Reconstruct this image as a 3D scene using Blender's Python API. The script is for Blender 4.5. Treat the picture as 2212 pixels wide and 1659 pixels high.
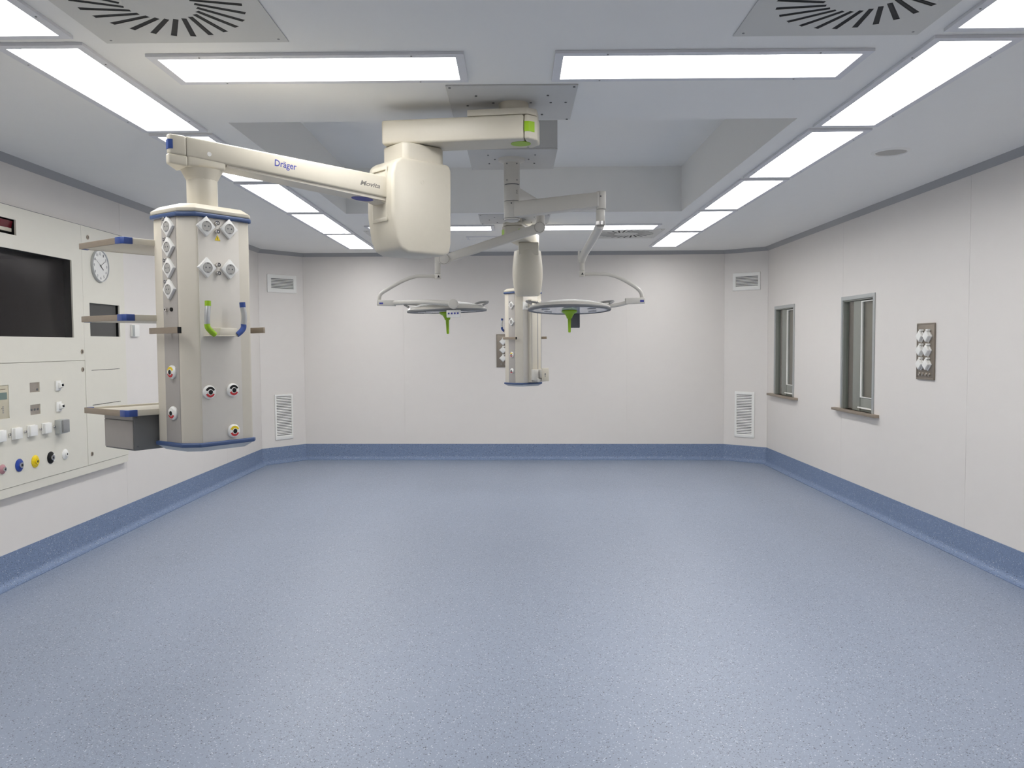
import bpy, bmesh, math
from mathutils import Matrix, Vector
PI = math.pi
sc = bpy.context.scene
for o in list(bpy.data.objects): bpy.data.objects.remove(o)
COL = sc.collection

# ------------------------------------------------------------------ camera, world, exposure
CAM_Z = 1.52
def make_camera():
    f_px, pitch, yaw, roll = 1745.35, .0486644, .0042965, .0066881
    fw = Vector((-math.sin(yaw)*math.cos(pitch), math.cos(yaw)*math.cos(pitch), -math.sin(pitch)))
    rt = Vector((math.cos(yaw), math.sin(yaw), 0)); up = rt.cross(fw)
    c, s = math.cos(roll), math.sin(roll)
    r2 = rt*c - up*s; u2 = up*c + rt*s
    cam = bpy.data.cameras.new('camera'); o = bpy.data.objects.new('camera', cam); COL.objects.link(o)
    o.matrix_world = Matrix(((r2.x, u2.x, -fw.x, 0), (r2.y, u2.y, -fw.y, 0), (r2.z, u2.z, -fw.z, CAM_Z), (0, 0, 0, 1)))
    cam.sensor_fit = 'HORIZONTAL'; cam.sensor_width = 36; cam.lens = 36*f_px/2212
    cam.clip_start = .05; cam.clip_end = 100
    sc.camera = o
make_camera()
w = bpy.data.worlds.new('world'); sc.world = w; w.use_nodes = True
w.node_tree.nodes['Background'].inputs[0].default_value = (.02, .02, .022, 1)
sc.view_settings.view_transform = 'Standard'; sc.view_settings.look = 'None'
sc.view_settings.exposure = 0.49; sc.view_settings.gamma = 1.0
sc.view_settings.use_curve_mapping = False
LAMP = 9.0                                # radiance of the ceiling light panels

# ------------------------------------------------------------------ materials
def srgb(r, g, b):
    f = lambda c: (c/255/12.92) if c/255 <= .04045 else ((c/255+.055)/1.055)**2.4
    return (f(r), f(g), f(b), 1)
def mat(name, col, rough=.5, metal=0, spec=.5, noise=0, scale=60, bump=0, aniso=None, emit=None):
    m = bpy.data.materials.new(name); m.use_nodes = True
    nt = m.node_tree; b = nt.nodes['Principled BSDF']
    b.inputs['Base Color'].default_value = col; b.inputs['Roughness'].default_value = rough
    b.inputs['Metallic'].default_value = metal; b.inputs['Specular IOR Level'].default_value = spec
    if emit:
        b.inputs['Emission Color'].default_value = (1, 1, 1, 1); b.inputs['Emission Strength'].default_value = emit
    tc = nt.nodes.new('ShaderNodeTexCoord')
    n = nt.nodes.new('ShaderNodeTexNoise'); n.inputs['Scale'].default_value = scale; n.inputs['Detail'].default_value = 4
    if aniso:
        mp = nt.nodes.new('ShaderNodeMapping'); mp.inputs['Scale'].default_value = aniso
        nt.links.new(tc.outputs['Object'], mp.inputs[0]); nt.links.new(mp.outputs[0], n.inputs['Vector'])
    else:
        nt.links.new(tc.outputs['Object'], n.inputs['Vector'])
    if noise:
        mx = nt.nodes.new('ShaderNodeMix'); mx.data_type = 'RGBA'
        mx.inputs[6].default_value = tuple(c*(1-noise) for c in col[:3])+(1,)
        mx.inputs[7].default_value = tuple(min(1, c*(1+noise)) for c in col[:3])+(1,)
        nt.links.new(n.outputs[0], mx.inputs[0]); nt.links.new(mx.outputs[2], b.inputs['Base Color'])
    if bump:
        bp = nt.nodes.new('ShaderNodeBump'); bp.inputs['Strength'].default_value = bump; bp.inputs['Distance'].default_value = .001
        nt.links.new(n.outputs[0], bp.inputs['Height']); nt.links.new(bp.outputs[0], b.inputs['Normal'])
    return m
def floor_mat(name, base, rough, spec):
    m = bpy.data.materials.new(name); m.use_nodes = True
    nt = m.node_tree; N = nt.nodes; L = nt.links; b = N['Principled BSDF']
    tc = N.new('ShaderNodeTexCoord')
    def vor(scale):
        v = N.new('ShaderNodeTexVoronoi'); v.inputs['Scale'].default_value = scale
        L.new(tc.outputs['Object'], v.inputs['Vector'])
        d = N.new('ShaderNodeMath'); d.operation = 'LESS_THAN'; d.inputs[1].default_value = .42
        L.new(v.outputs['Distance'], d.inputs[0])
        sp = N.new('ShaderNodeSeparateColor'); L.new(v.outputs['Color'], sp.inputs[0])
        return sp, d
    big = N.new('ShaderNodeTexNoise'); big.inputs['Scale'].default_value = 1.3; big.inputs['Detail'].default_value = 3
    L.new(tc.outputs['Object'], big.inputs['Vector'])
    fine = N.new('ShaderNodeTexNoise'); fine.inputs['Scale'].default_value = 260; fine.inputs['Detail'].default_value = 2
    L.new(tc.outputs['Object'], fine.inputs['Vector'])
    def mix(fac, a, c):
        mx = N.new('ShaderNodeMix'); mx.data_type = 'RGBA'
        if isinstance(fac, (int, float)): mx.inputs[0].default_value = fac
        else: L.new(fac, mx.inputs[0])
        for i, s in ((6, a), (7, c)):
            if isinstance(s, tuple): mx.inputs[i].default_value = s
            else: L.new(s, mx.inputs[i])
        return mx.outputs[2]
    sc_ = lambda k: tuple(min(1, c*k) for c in base[:3])+(1,)
    col = mix(fine.outputs[0], sc_(.88), sc_(1.12))
    for scale, ch, thr, tint in ((135, 0, .905, sc_(.27)), (150, 1, .93, (.52, .55, .60, 1)), (190, 2, .88, sc_(.55)), (210, 0, .90, sc_(1.5))):
        sp, d = vor(scale)
        g = N.new('ShaderNodeMath'); g.operation = 'GREATER_THAN'; g.inputs[1].default_value = thr
        L.new(sp.outputs[ch], g.inputs[0])
        mu = N.new('ShaderNodeMath'); mu.operation = 'MULTIPLY'; L.new(g.outputs[0], mu.inputs[0]); L.new(d.outputs[0], mu.inputs[1])
        col = mix(mu.outputs[0], col, tint)
    L.new(col, b.inputs['Base Color'])
    rr = N.new('ShaderNodeMapRange'); rr.inputs['To Min'].default_value = rough-.04; rr.inputs['To Max'].default_value = rough+.06
    L.new(big.outputs[0], rr.inputs['Value']); L.new(rr.outputs[0], b.inputs['Roughness'])
    b.inputs['Specular IOR Level'].default_value = spec
    bp = N.new('ShaderNodeBump'); bp.inputs['Strength'].default_value = .12; bp.inputs['Distance'].default_value = .001
    L.new(fine.outputs[0], bp.inputs['Height']); L.new(bp.outputs[0], b.inputs['Normal'])
    return m
def glass_mat(name, tint, refl=.03):
    m = bpy.data.materials.new(name); m.use_nodes = True
    nt = m.node_tree; nt.nodes.remove(nt.nodes['Principled BSDF']); out = nt.nodes['Material Output']
    t = nt.nodes.new('ShaderNodeBsdfTransparent'); t.inputs[0].default_value = tint
    g = nt.nodes.new('ShaderNodeBsdfGlossy'); g.inputs['Roughness'].default_value = .02
    lw = nt.nodes.new('ShaderNodeLayerWeight'); lw.inputs['Blend'].default_value = .5
    pw = nt.nodes.new('ShaderNodeMath'); pw.operation = 'POWER'; pw.inputs[1].default_value = 5
    ma = nt.nodes.new('ShaderNodeMath'); ma.operation = 'MULTIPLY_ADD'; ma.inputs[1].default_value = .9; ma.inputs[2].default_value = refl
    nt.links.new(lw.outputs['Facing'], pw.inputs[0]); nt.links.new(pw.outputs[0], ma.inputs[0])
    ms = nt.nodes.new('ShaderNodeMixShader'); nt.links.new(ma.outputs[0], ms.inputs[0])
    nt.links.new(t.outputs[0], ms.inputs[1]); nt.links.new(g.outputs[0], ms.inputs[2]); nt.links.new(ms.outputs[0], out.inputs[0])
    return m

M_WALL = mat('wall_laminate', (.735, .697, .655, 1), .55, noise=.015, scale=8)
M_CEIL = mat('ceiling_paint', (.87, .86, .825, 1), .75, noise=.012, scale=5)
M_COVE = mat('coving_grey', (.36, .36, .36, 1), .5, noise=.02, scale=20)
M_FLOOR = floor_mat('vinyl_floor', (.235, .275, .355, 1), .46, 1.0)  # same vinyl as the upstand; part of its sheen is in this paler colour
M_BASE = floor_mat('vinyl_upstand', (.175, .232, .355, 1), .5, .4)
M_PANEL = mat('cream_panel', (.72, .69, .60, 1), .5, noise=.02, scale=12)
M_CREAM = mat('cream_enamel', (.60, .555, .455, 1), .38, noise=.02, scale=40, bump=.03)
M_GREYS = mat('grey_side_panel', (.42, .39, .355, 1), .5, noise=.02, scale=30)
M_CREAMW = mat('cream_profile', (.66, .61, .51, 1), .42, noise=.02, scale=30)
M_GREYP = mat('grey_service_panel', (.67, .63, .565, 1), .5, noise=.02, scale=30)
M_LAMPB = mat('lamp_enamel', (.60, .575, .52, 1), .3, noise=.015, scale=30)
M_WHITE = mat('white_plastic', (.83, .82, .78, 1), .3, noise=.01, scale=30)
M_STEEL = mat('brushed_steel', (.50, .45, .39, 1), .38, metal=.85, noise=.12, scale=30, aniso=(1, 1, 18))
M_STEELB = mat('brown_steel', (.36, .30, .235, 1), .45, metal=.6, noise=.1, scale=25, aniso=(1, 1, 18))
M_CHROME = mat('chrome', (.7, .68, .66, 1), .2, metal=1, noise=.05)
M_ALU = mat('aluminium', (.55, .56, .56, 1), .35, metal=.7, noise=.05, scale=30)
M_FRAMEIN = mat('window_inner_frame', (.25, .257, .225, 1), .45, noise=.04, scale=20)
M_FRAMEG = mat('window_aluminium', (.46, .475, .465, 1), .4, metal=.3, noise=.04, scale=20)
M_LFRAME = mat('light_frame', (.72, .72, .74, 1), .5, noise=.01)
M_LAMP = mat('light_diffuser', (.9, .9, .9, 1), .5, emit=LAMP)
M_RIM = mat('blue_rim', srgb(62, 83, 124), .45, noise=.04, scale=30)
M_BLUE = mat('blue_plastic', srgb(52, 77, 142), .4, noise=.03, scale=30)
M_NAVY = mat('navy_print', srgb(60, 66, 150), .5, noise=.02)
M_GREYT = mat('grey_print', srgb(120, 116, 110), .5, noise=.02)
M_GREEN = mat('lime_plastic', srgb(150, 190, 30), .4, noise=.03, scale=30)
M_RED = mat('red_print', srgb(190, 45, 50), .45, noise=.03)
M_YEL = mat('yellow_plastic', srgb(235, 205, 25), .4, noise=.03)
M_DBLUE = mat('deep_blue_plastic', srgb(25, 60, 150), .4, noise=.03)
M_PINK = mat('dusty_pink_plastic', srgb(185, 135, 140), .45, noise=.03)
M_BLACK = mat('black_plastic', (.008, .008, .0085, 1), .5, spec=.25, noise=.05)
M_DARK = mat('dark_void', (.02, .018, .018, 1), .7, noise=.1)
M_CAB = mat('cabinet_grey', (.17, .17, .165, 1), .5, noise=.03, scale=20)
M_DRAW = mat('drawer_front', (.38, .355, .325, 1), .45, metal=.2, noise=.05, scale=20)
M_SCRGL = glass_mat('screen_cover', (.9, .89, .89, 1), .012)
M_CLEAR = glass_mat('clock_glass', (1, 1, 1, 1))
M_DIFF = mat('diffuser_enamel', (.64, .63, .59, 1), .5, noise=.01)
M_RIMG = mat('rubber_grey', (.17, .175, .18, 1), .5, noise=.03)
M_STEELP = mat('brown_plate_steel', (.27, .232, .19, 1), .45, metal=.5, noise=.1, scale=25, aniso=(1, 1, 18))
M_BLADE = mat('black_blade', (.006, .006, .007, 1), .6, noise=.05)
M_SCREEN = mat('screen_glass', (.012, .0105, .0105, 1), .35, spec=.15, noise=.03)
M_SCREEN2 = mat('grey_screen', (.06, .06, .058, 1), .25, noise=.03)
M_REDSC = mat('red_display', (.13, .008, .016, 1), .12, noise=.1)
M_LCD = mat('lcd', srgb(110, 128, 122), .3, noise=.02)
M_PUTTY = mat('putty_plastic', srgb(196, 188, 166), .5, noise=.02)
M_WELL = mat('socket_well', (.42, .405, .375, 1), .45, noise=.02, scale=30)
M_DGREY = mat('slate_grey', (.13, .13, .135, 1), .45, noise=.03)
M_MGREY = mat('mid_grey', (.27, .27, .265, 1), .45, noise=.03)
M_LENS = mat('lamp_lens', (.62, .64, .70, 1), .15, noise=.03, scale=14)
M_BROWN = mat('brown_blind', (.072, .047, .030, 1), .6, noise=.08, scale=30)
M_TAUPE = mat('taupe_blind', (.16, .132, .10, 1), .6, noise=.06, scale=30)
M_PLATE = mat('painted_plate', (.56, .555, .535, 1), .45, noise=.02, scale=20)
M_GLASS = glass_mat('window_glass', (.97, .985, .975, 1))

# ------------------------------------------------------------------ geometry helpers
def add(a, b):
    va, fa = a; vb, fb = b; n = len(va)
    return (va+vb, fa+[tuple(i+n for i in f) for f in fb])
def joing(*gs):
    r = ([], [])
    for g in gs: r = add(r, g)
    return r
def box(x0, x1, y0, y1, z0, z1):
    v = [(x0,y0,z0),(x1,y0,z0),(x1,y1,z0),(x0,y1,z0),(x0,y0,z1),(x1,y0,z1),(x1,y1,z1),(x0,y1,z1)]
    return (v, [(0,3,2,1),(4,5,6,7),(0,1,5,4),(1,2,6,5),(2,3,7,6),(3,0,4,7)])
def prism(poly, z0, z1, s1=1.0):
    n = len(poly)
    v = [(x, y, z0) for x, y in poly]+[(x*s1, y*s1, z1) for x, y in poly]
    return (v, [tuple(range(n-1, -1, -1)), tuple(range(n, 2*n))]+[(i, (i+1) % n, n+(i+1) % n, n+i) for i in range(n)])
def lathe(prof, n=32):
    """profile of (r, z); r = 0 closes on the axis"""
    v, f, rings = [], [], []
    for r, z in prof:
        if r < 1e-6: rings.append([len(v)]); v.append((0, 0, z))
        else:
            rings.append(list(range(len(v), len(v)+n)))
            v += [(r*math.cos(2*PI*i/n), r*math.sin(2*PI*i/n), z) for i in range(n)]
    for a, b in zip(rings, rings[1:]):
        for i in range(n):
            j = (i+1) % n
            if len(a) == 1 and len(b) == 1: continue
            if len(a) == 1: f.append((a[0], b[j], b[i]))
            elif len(b) == 1: f.append((a[i], a[j], b[0]))
            else: f.append((a[i], a[j], b[j], b[i]))
    return (v, f)
def cyl(r, z0, z1, n=24): return lathe([(0, z0), (r, z0), (r, z1), (0, z1)], n)
def disc_ring(r0, r1, z0, z1, n=32): return lathe([(r0, z0), (r1, z0), (r1, z1), (r0, z1), (r0, z0)], n)
def arc_band(r0, r1, a0, a1, z0, z1, n=12):
    pts = [(r1*math.cos(a0+(a1-a0)*i/n), r1*math.sin(a0+(a1-a0)*i/n)) for i in range(n+1)]
    pts += [(r0*math.cos(a1-(a1-a0)*i/n), r0*math.sin(a1-(a1-a0)*i/n)) for i in range(n+1)]
    v = [(x, y, z0) for x, y in pts]+[(x, y, z1) for x, y in pts]; m = len(pts); f = []
    for i in range(n):
        j = m-1-i
        f += [(m+i, m+i+1, m+j-1, m+j), (i+1, i, j, j-1)]
    f += [(i, (i+1) % m, m+(i+1) % m, m+i) for i in range(m)]
    return (v, f)
def tube(pts, r, n=12, r1=None):
    P = [Vector(p) for p in pts]; v, f = [], []
    up = None
    for i, p in enumerate(P):
        t = (P[min(i+1, len(P)-1)]-P[max(i-1, 0)]).normalized()
        if up is None:
            up = Vector((0, 0, 1)) if abs(t.z) < .9 else Vector((1, 0, 0))
        a = t.cross(up).normalized(); b = a.cross(t).normalized(); up = b
        rr = r if r1 is None else r+(r1-r)*i/(len(P)-1)
        v += [tuple(p+a*rr*math.cos(2*PI*k/n)+b*rr*math.sin(2*PI*k/n)) for k in range(n)]
    for i in range(len(P)-1):
        for k in range(n):
            l = (k+1) % n
            f.append((i*n+k, i*n+l, (i+1)*n+l, (i+1)*n+k))
    f += [tuple(range(n-1, -1, -1)), tuple(range((len(P)-1)*n, len(P)*n))]
    return (v, f)
def smooth_path(pts, k=6):
    P = [Vector(p) for p in pts]; out = []
    for i in range(len(P)-1):
        p0, p1, p2, p3 = P[max(i-1, 0)], P[i], P[i+1], P[min(i+2, len(P)-1)]
        for j in range(k):
            t = j/k
            out.append(.5*((2*p1)+(p2-p0)*t+(2*p0-5*p1+4*p2-p3)*t*t+(3*p1-p0-3*p2+p3)*t**3))
    return out+[P[-1]]
def hexa(a, b):
    """loft between two quads (lists of four points in the same order)"""
    return (list(a)+list(b), [(3,2,1,0),(4,5,6,7),(0,1,5,4),(1,2,6,5),(2,3,7,6),(3,0,4,7)])
def gridplate(x0, x1, y0, y1, holes, z0, z1):
    """flat plate in XY from z0 to z1 with rectangular holes"""
    xs = sorted({x0, x1, *[h[0] for h in holes], *[h[1] for h in holes]}); xs = [x for x in xs if x0 <= x <= x1]
    ys = sorted({y0, y1, *[h[2] for h in holes], *[h[3] for h in holes]}); ys = [y for y in ys if y0 <= y <= y1]
    v, f, idx = [], [], {}
    def vi(i, j, k):
        if (i, j, k) not in idx: idx[i, j, k] = len(v); v.append((xs[i], ys[j], z1 if k else z0))
        return idx[i, j, k]
    def solid(i, j):
        if not (0 <= i < len(xs)-1 and 0 <= j < len(ys)-1): return False
        cx, cy = (xs[i]+xs[i+1])/2, (ys[j]+ys[j+1])/2
        return not any(h[0] < cx < h[1] and h[2] < cy < h[3] for h in holes)
    for i in range(len(xs)-1):
        for j in range(len(ys)-1):
            if not solid(i, j): continue
            f.append((vi(i,j,1), vi(i+1,j,1), vi(i+1,j+1,1), vi(i,j+1,1)))
            f.append((vi(i,j,0), vi(i,j+1,0), vi(i+1,j+1,0), vi(i+1,j,0)))
            if not solid(i-1, j): f.append((vi(i,j,0), vi(i,j,1), vi(i,j+1,1), vi(i,j+1,0)))
            if not solid(i+1, j): f.append((vi(i+1,j,0), vi(i+1,j+1,0), vi(i+1,j+1,1), vi(i+1,j,1)))
            if not solid(i, j-1): f.append((vi(i,j,0), vi(i+1,j,0), vi(i+1,j,1), vi(i,j,1)))
            if not solid(i, j+1): f.append((vi(i,j+1,0), vi(i,j+1,1), vi(i+1,j+1,1), vi(i+1,j+1,0)))
    return (v, f)
def tray5(x0, x1, y0, y1, zf, zb):
    """open-fronted recess: four sides and a back, seen from +z"""
    v = [(x0,y0,zf),(x1,y0,zf),(x1,y1,zf),(x0,y1,zf),(x0,y0,zb),(x1,y0,zb),(x1,y1,zb),(x0,y1,zb)]
    return (v, [(4,5,6,7),(0,1,5,4),(1,2,6,5),(2,3,7,6),(3,0,4,7)])

WM = {}                                    # world matrix of every object built
SHARE = {}
I4 = Matrix.Identity(4)
def place(o, parent, M):
    WM[o] = M.copy()
    if parent is not None:
        o.parent = parent; o.matrix_local = WM[parent].inverted() @ M
    else: o.matrix_world = M
    COL.objects.link(o)
def build_mesh(name, geo, m, bev=0, seg=2, ang=38, fix=True):
    me = bpy.data.meshes.new(name); me.from_pydata([tuple(p) for p in geo[0]], [], geo[1])
    bm = bmesh.new(); bm.from_mesh(me)
    bmesh.ops.remove_doubles(bm, verts=bm.verts, dist=1e-6)
    if fix: bmesh.ops.recalc_face_normals(bm, faces=bm.faces)
    if bev:
        es = [e for e in bm.edges if len(e.link_faces) == 2 and e.calc_face_angle(0) > .5]
        bmesh.ops.bevel(bm, geom=es, offset=bev, segments=seg, profile=.5, affect='EDGES', clamp_overlap=True)
    for f in bm.faces: f.smooth = True
    for e in bm.edges:
        e.smooth = not (len(e.link_faces) != 2 or e.calc_face_angle(0) > math.radians(ang))
    bm.to_mesh(me); bm.free(); me.materials.append(m)
    return me
def mk(name, geo, m, parent=None, M=I4, bev=0, seg=2, label=None, key=None, ang=38, fix=True, kind=None):
    if key and key in SHARE: me = SHARE[key]
    else:
        me = build_mesh(name, geo, m, bev, seg, ang, fix)
        if key: SHARE[key] = me
    o = bpy.data.objects.new(name, me); place(o, parent, M)
    if label: o['label'] = label
    if kind: o['kind'] = kind
    return o
def thing(name, label, cat, M=I4, group=None):
    o = bpy.data.objects.new(name, None); o.empty_display_size = .1; place(o, None, M); tag(o, label, cat, group); return o
def tag(o, label, cat, group=None):
    o['label'] = label; o['category'] = cat
    if group: o['group'] = group
def struct(name, geo, m, **k):
    return mk(name, geo, m, kind='structure', **k)
def T(x, y, z): return Matrix.Translation((x, y, z))
def RZ(a): return Matrix.Rotation(a, 4, 'Z')
def frame(P, X, Y, Z):
    return Matrix(((X[0], Y[0], Z[0], P[0]), (X[1], Y[1], Z[1], P[1]), (X[2], Y[2], Z[2], P[2]), (0, 0, 0, 1)))
def face_frame(P, n):
    """x to the right as seen from outside, y up, z out of the surface"""
    n = Vector((n[0], n[1], n[2] if len(n) > 2 else 0)).normalized(); x = Vector((0, 0, 1)).cross(n)
    return frame(P, x, Vector((0, 0, 1)), n)
def text_geo(s, w, h, bold=0, shear=0, depth=.0006):
    cu = bpy.data.curves.new('lettering', 'FONT'); cu.body = s; cu.size = 1; cu.extrude = .01; cu.offset = bold; cu.shear = shear
    cu.resolution_u = 3
    o = bpy.data.objects.new('lettering', cu); COL.objects.link(o)
    dg = bpy.context.evaluated_depsgraph_get(); me = o.evaluated_get(dg).to_mesh()
    vs = [tuple(v.co) for v in me.vertices]; fs = [tuple(p.vertices) for p in me.polygons]
    o.evaluated_get(dg).to_mesh_clear(); bpy.data.objects.remove(o); bpy.data.curves.remove(cu)
    x0, x1 = min(v[0] for v in vs), max(v[0] for v in vs); y0, y1 = min(v[1] for v in vs), max(v[1] for v in vs)
    return ([((x-x0)/(x1-x0)*w-w/2, (y-y0)/(y1-y0)*h-h/2, (z+.01)/.02*depth) for x, y, z in vs], fs)
def shift(g, dx, dy, dz=0): return ([(x+dx, y+dy, z+dz) for x, y, z in g[0]], g[1])

# ------------------------------------------------------------------ room shell
XL, XR, YB, YF = -3.2, 3.2, 10.64, -.6
ZC = 2.73
WPTS = [(XL, YF), (XL, 10.12), (-2.78, YB), (2.745, YB), (XR, 10.265), (XR, YF)]     # inner faces, clockwise from the front left
def offs(d):
    """room outline moved inwards by d, mitred"""
    n = len(WPTS); out = []
    L = []
    for i in range(n):
        a, b = Vector(WPTS[i]), Vector(WPTS[(i+1) % n]); t = (b-a).normalized(); nrm = Vector((t.y, -t.x))
        L.append((a+nrm*d, t))
    for i in range(n):
        (p, t), (q, s) = L[i-1], L[i]
        den = t.x*s.y-t.y*s.x; k = ((q.x-p.x)*s.y-(q.y-p.y)*s.x)/den
        out.append(p+t*k)
    return out
TILT = -.0064                              # the floor falls a little towards the right wall
fpts = offs(-.02)
struct('floor', ([(p.x, p.y, TILT*p.x) for p in fpts], [tuple(range(len(fpts)))]), M_FLOOR, fix=False)
for f in bpy.data.objects['floor'].data.polygons: pass
if bpy.data.objects['floor'].data.polygons[0].normal.z < 0: bpy.data.objects['floor'].data.flip_normals()
# profile strips that run round the room
def strip(name, prof, m, i, tilt=False, label=None):
    """prof: (distance from the wall, height); built along wall i"""
    v, n = [], len(prof)
    for d, z in prof:
        o = offs(d); a, b = o[i], o[(i+1) % len(WPTS)]
        v.append((a.x, a.y, z+(TILT*a.x if tilt else 0))); v.append((b.x, b.y, z+(TILT*b.x if tilt else 0)))
    f = [(2*k, 2*k+1, 2*((k+1) % n)+1, 2*((k+1) % n)) for k in range(n)]
    f += [tuple(range(0, 2*n, 2)), tuple(range(1, 2*n, 2))]
    return struct(name, (v, f), m, ang=30)
SIDES = ['left', 'back_left', 'back', 'back_right', 'right', 'front']
cove = [(.055-.05*math.cos(a), .055-.05*math.sin(a)) for a in [PI/2*k/7 for k in range(8)]]      # from the wall down to the floor
base_prof = [(-.01, .208), (.005, .208)]+[(.005, .055)]+cove[1:]+[(.055, -.005), (-.01, -.005)]
base_prof = [(d, z+.0006) for d, z in base_prof]
for i, s in enumerate(SIDES):
    strip('baseboard_'+s, base_prof, M_BASE, i, tilt=True)
    strip('trim_%d' % (i+1), [(-.01, ZC-.046), (0.002, ZC-.046), (.044, ZC-.001), (.044, ZC+.004), (-.01, ZC+.004)], M_COVE, i)

def wall(i, seams, holes=()):
    """wall i: a backing sheet and the laminate panels fixed on it; holes are (s0, s1, z0, z1) along the wall"""
    a, b = Vector(WPTS[i]), Vector(WPTS[(i+1) % len(WPTS)]); t = (b-a).normalized(); n = Vector((t.y, -t.x))
    length = (b-a).length
    # face_frame's x runs along Z x n; find the sign against t
    M = face_frame((a.x, a.y, 0), (n.x, n.y, 0)); sgn = 1 if M.col[0].xyz.dot(Vector((t.x, t.y, 0))) > 0 else -1
    hs = [((h[0], h[1], h[2], h[3]) if sgn > 0 else (-h[1], -h[0], h[2], h[3])) for h in holes]
    ext = sorted((-.02*sgn, (length+.02)*sgn))
    w_ = struct('wall_'+SIDES[i], gridplate(ext[0], ext[1], -.05, ZC+.03, hs, -.05, -.003), M_WALL, M=M)
    ed = [0]+list(seams)+[length]
    for p, q in zip(ed, ed[1:]):
        x0, x1 = sorted((p*sgn, q*sgn))
        x0 += .0012; x1 -= .0012
        hh = [h for h in hs if h[0] < x1 and h[1] > x0]
        mk('wall_panel', gridplate(x0, x1, -.03, ZC, hh, -.003, 0), M_WALL, w_, M)
    return w_
PAN_HOLE = (4.25, 6.50, .68, 2.38)          # opening behind the control panel
wall(0, [y-YF for y in (1.13, 2.33, 4.4, 6.59, 8.9)], [(PAN_HOLE[0]-YF, PAN_HOLE[1]-YF, PAN_HOLE[2], PAN_HOLE[3])])
wall(1, [])
wall(2, [1.316, 2.762, 4.241])
wall(3, [])
WIN = [(7.245, 7.912, .878, 1.925), (9.315, 9.955, .893, 1.93)]
wl = 10.265
wall(4, [wl-7.93, wl-5.73, wl-3.53, wl-1.33], [(wl-h[1], wl-h[0], h[2], h[3]) for h in WIN])
wall(5, [1.6, 3.2, 4.8])

# ceiling with the raised bay in the middle
TX0, TX1, TY0, TY1, TZ = -1.545, 1.53, 4.43, 7.48, 3.14
LW, LL, FR = .2885, 1.243, .036
rowy = [3.916+1.379*k for k in range(-1, 5)]
lspots = [(x, y, True) for x in (-1.89, 1.846) for y in [rowy[0]-1.379]+rowy]+[(x, y, False) for x in (-.863, .831) for y in (3.572, 8.40)]  # each row starts with one added, unseen fill panel over the camera
lholes = []
for lx, ly, al in lspots:                 # openings for the recessed light panels
    hx, hy = (LW/2+.005, LL/2+.005) if al else (LL/2+.005, LW/2+.005)
    lholes.append((lx-hx, lx+hx, ly-hy, ly+hy))
gp = gridplate(XL-.05, XR+.05, YF-.05, YB+.05, [(TX0, TX1, TY0, TY1)]+lholes, ZC, ZC+.012)
ceil = struct('ceiling', gp, M_CEIL)
bay = tray5(TX0, TX1, TY0, TY1, ZC+.012, TZ)
mk("ceiling_bay", bay, M_CEIL, ceil, fix=False)
# duct housing that drops inside the bay and carries the lamp plate
mk('duct_housing', box(-.29, .27, 5.07, 5.64, 2.735, TZ-.002), M_PLATE, ceil, bev=.004)

# ------------------------------------------------------------------ windows
def window(n, y0, y1, z0, z1, sill, label):
    # local frame: origin at the far bottom corner of the opening, x towards the camera, y up, z into the room
    W, H = y1-y0, z1-z0
    M = face_frame((XR, y1, z0), (-1, 0, 0))
    o = struct('window_%d' % n, tray5(0, W, 0, H, -.003, -.30), M_FRAMEG, M=M, fix=False)
    o.data.flip_normals() if False else None
    fr = .036
    mk('frame', gridplate(-fr, W+fr, -.002, H+fr, [(0, W, -.01, H)], .0005, .009), M_FRAMEG, o, M, bev=.0015)
    s0, s1 = sill
    mk('sill', box(-(s1-y1), W+(y0-s0), -.026, 0, -.06, .05), M_STEELB, o, M, bev=.002)
    mk('reveal', joing(box(0, .012, 0, H, -.05, -.001), box(W-.012, W, 0, H, -.05, -.001), box(.012, W-.012, H-.012, H, -.05, -.001)), M_FRAMEIN, o, M)
    p0, p1 = W*.30, W*.54
    mk('mullion', box(p0, p1, 0, H-.012, -.11, -.016), M_FRAMEIN, o, M, bev=.003)
    mk('blind', box(.013, p0-.002, .0, H-.012, -.06, -.052), M_BROWN, o, M)
    mk('pane', box(.013, p0-.001, 0.001, H-.013, -.030, -.026), M_GLASS, o, M)
    s = mk('sash', gridplate(p1, W-.012, .128, H-.02, [(p1+.022, W-.018, .136, H-.03)], -.034, -.018), M_WHITE, o, M, bev=.0015)
    mk('pane', box(p1+.023, W-.019, .137, H-.031, -.030, -.026), M_GLASS, s, M)
    mk('blind', box(p1+.005, W-.014, .13, H-.02, -.06, -.052), M_TAUPE, o, M)
    mk('lower_panel', box(p1, W-.012, .0, .126, -.06, -.024), M_FRAMEIN, o, M, bev=.002)
    mk('track', box(p1-.03, W-.012, .028, .040, -.022, -.008), M_WHITE, o, M)
    o['label'] = label
    return o
window(1, *WIN[0], (7.105, 8.06), 'larger nearer window in the right wall, grey frame, steel sill, brown blinds behind glass')
window(2, *WIN[1], (9.15, 10.14), 'smaller farther window in the right wall, next to the corner with the vents')

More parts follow.
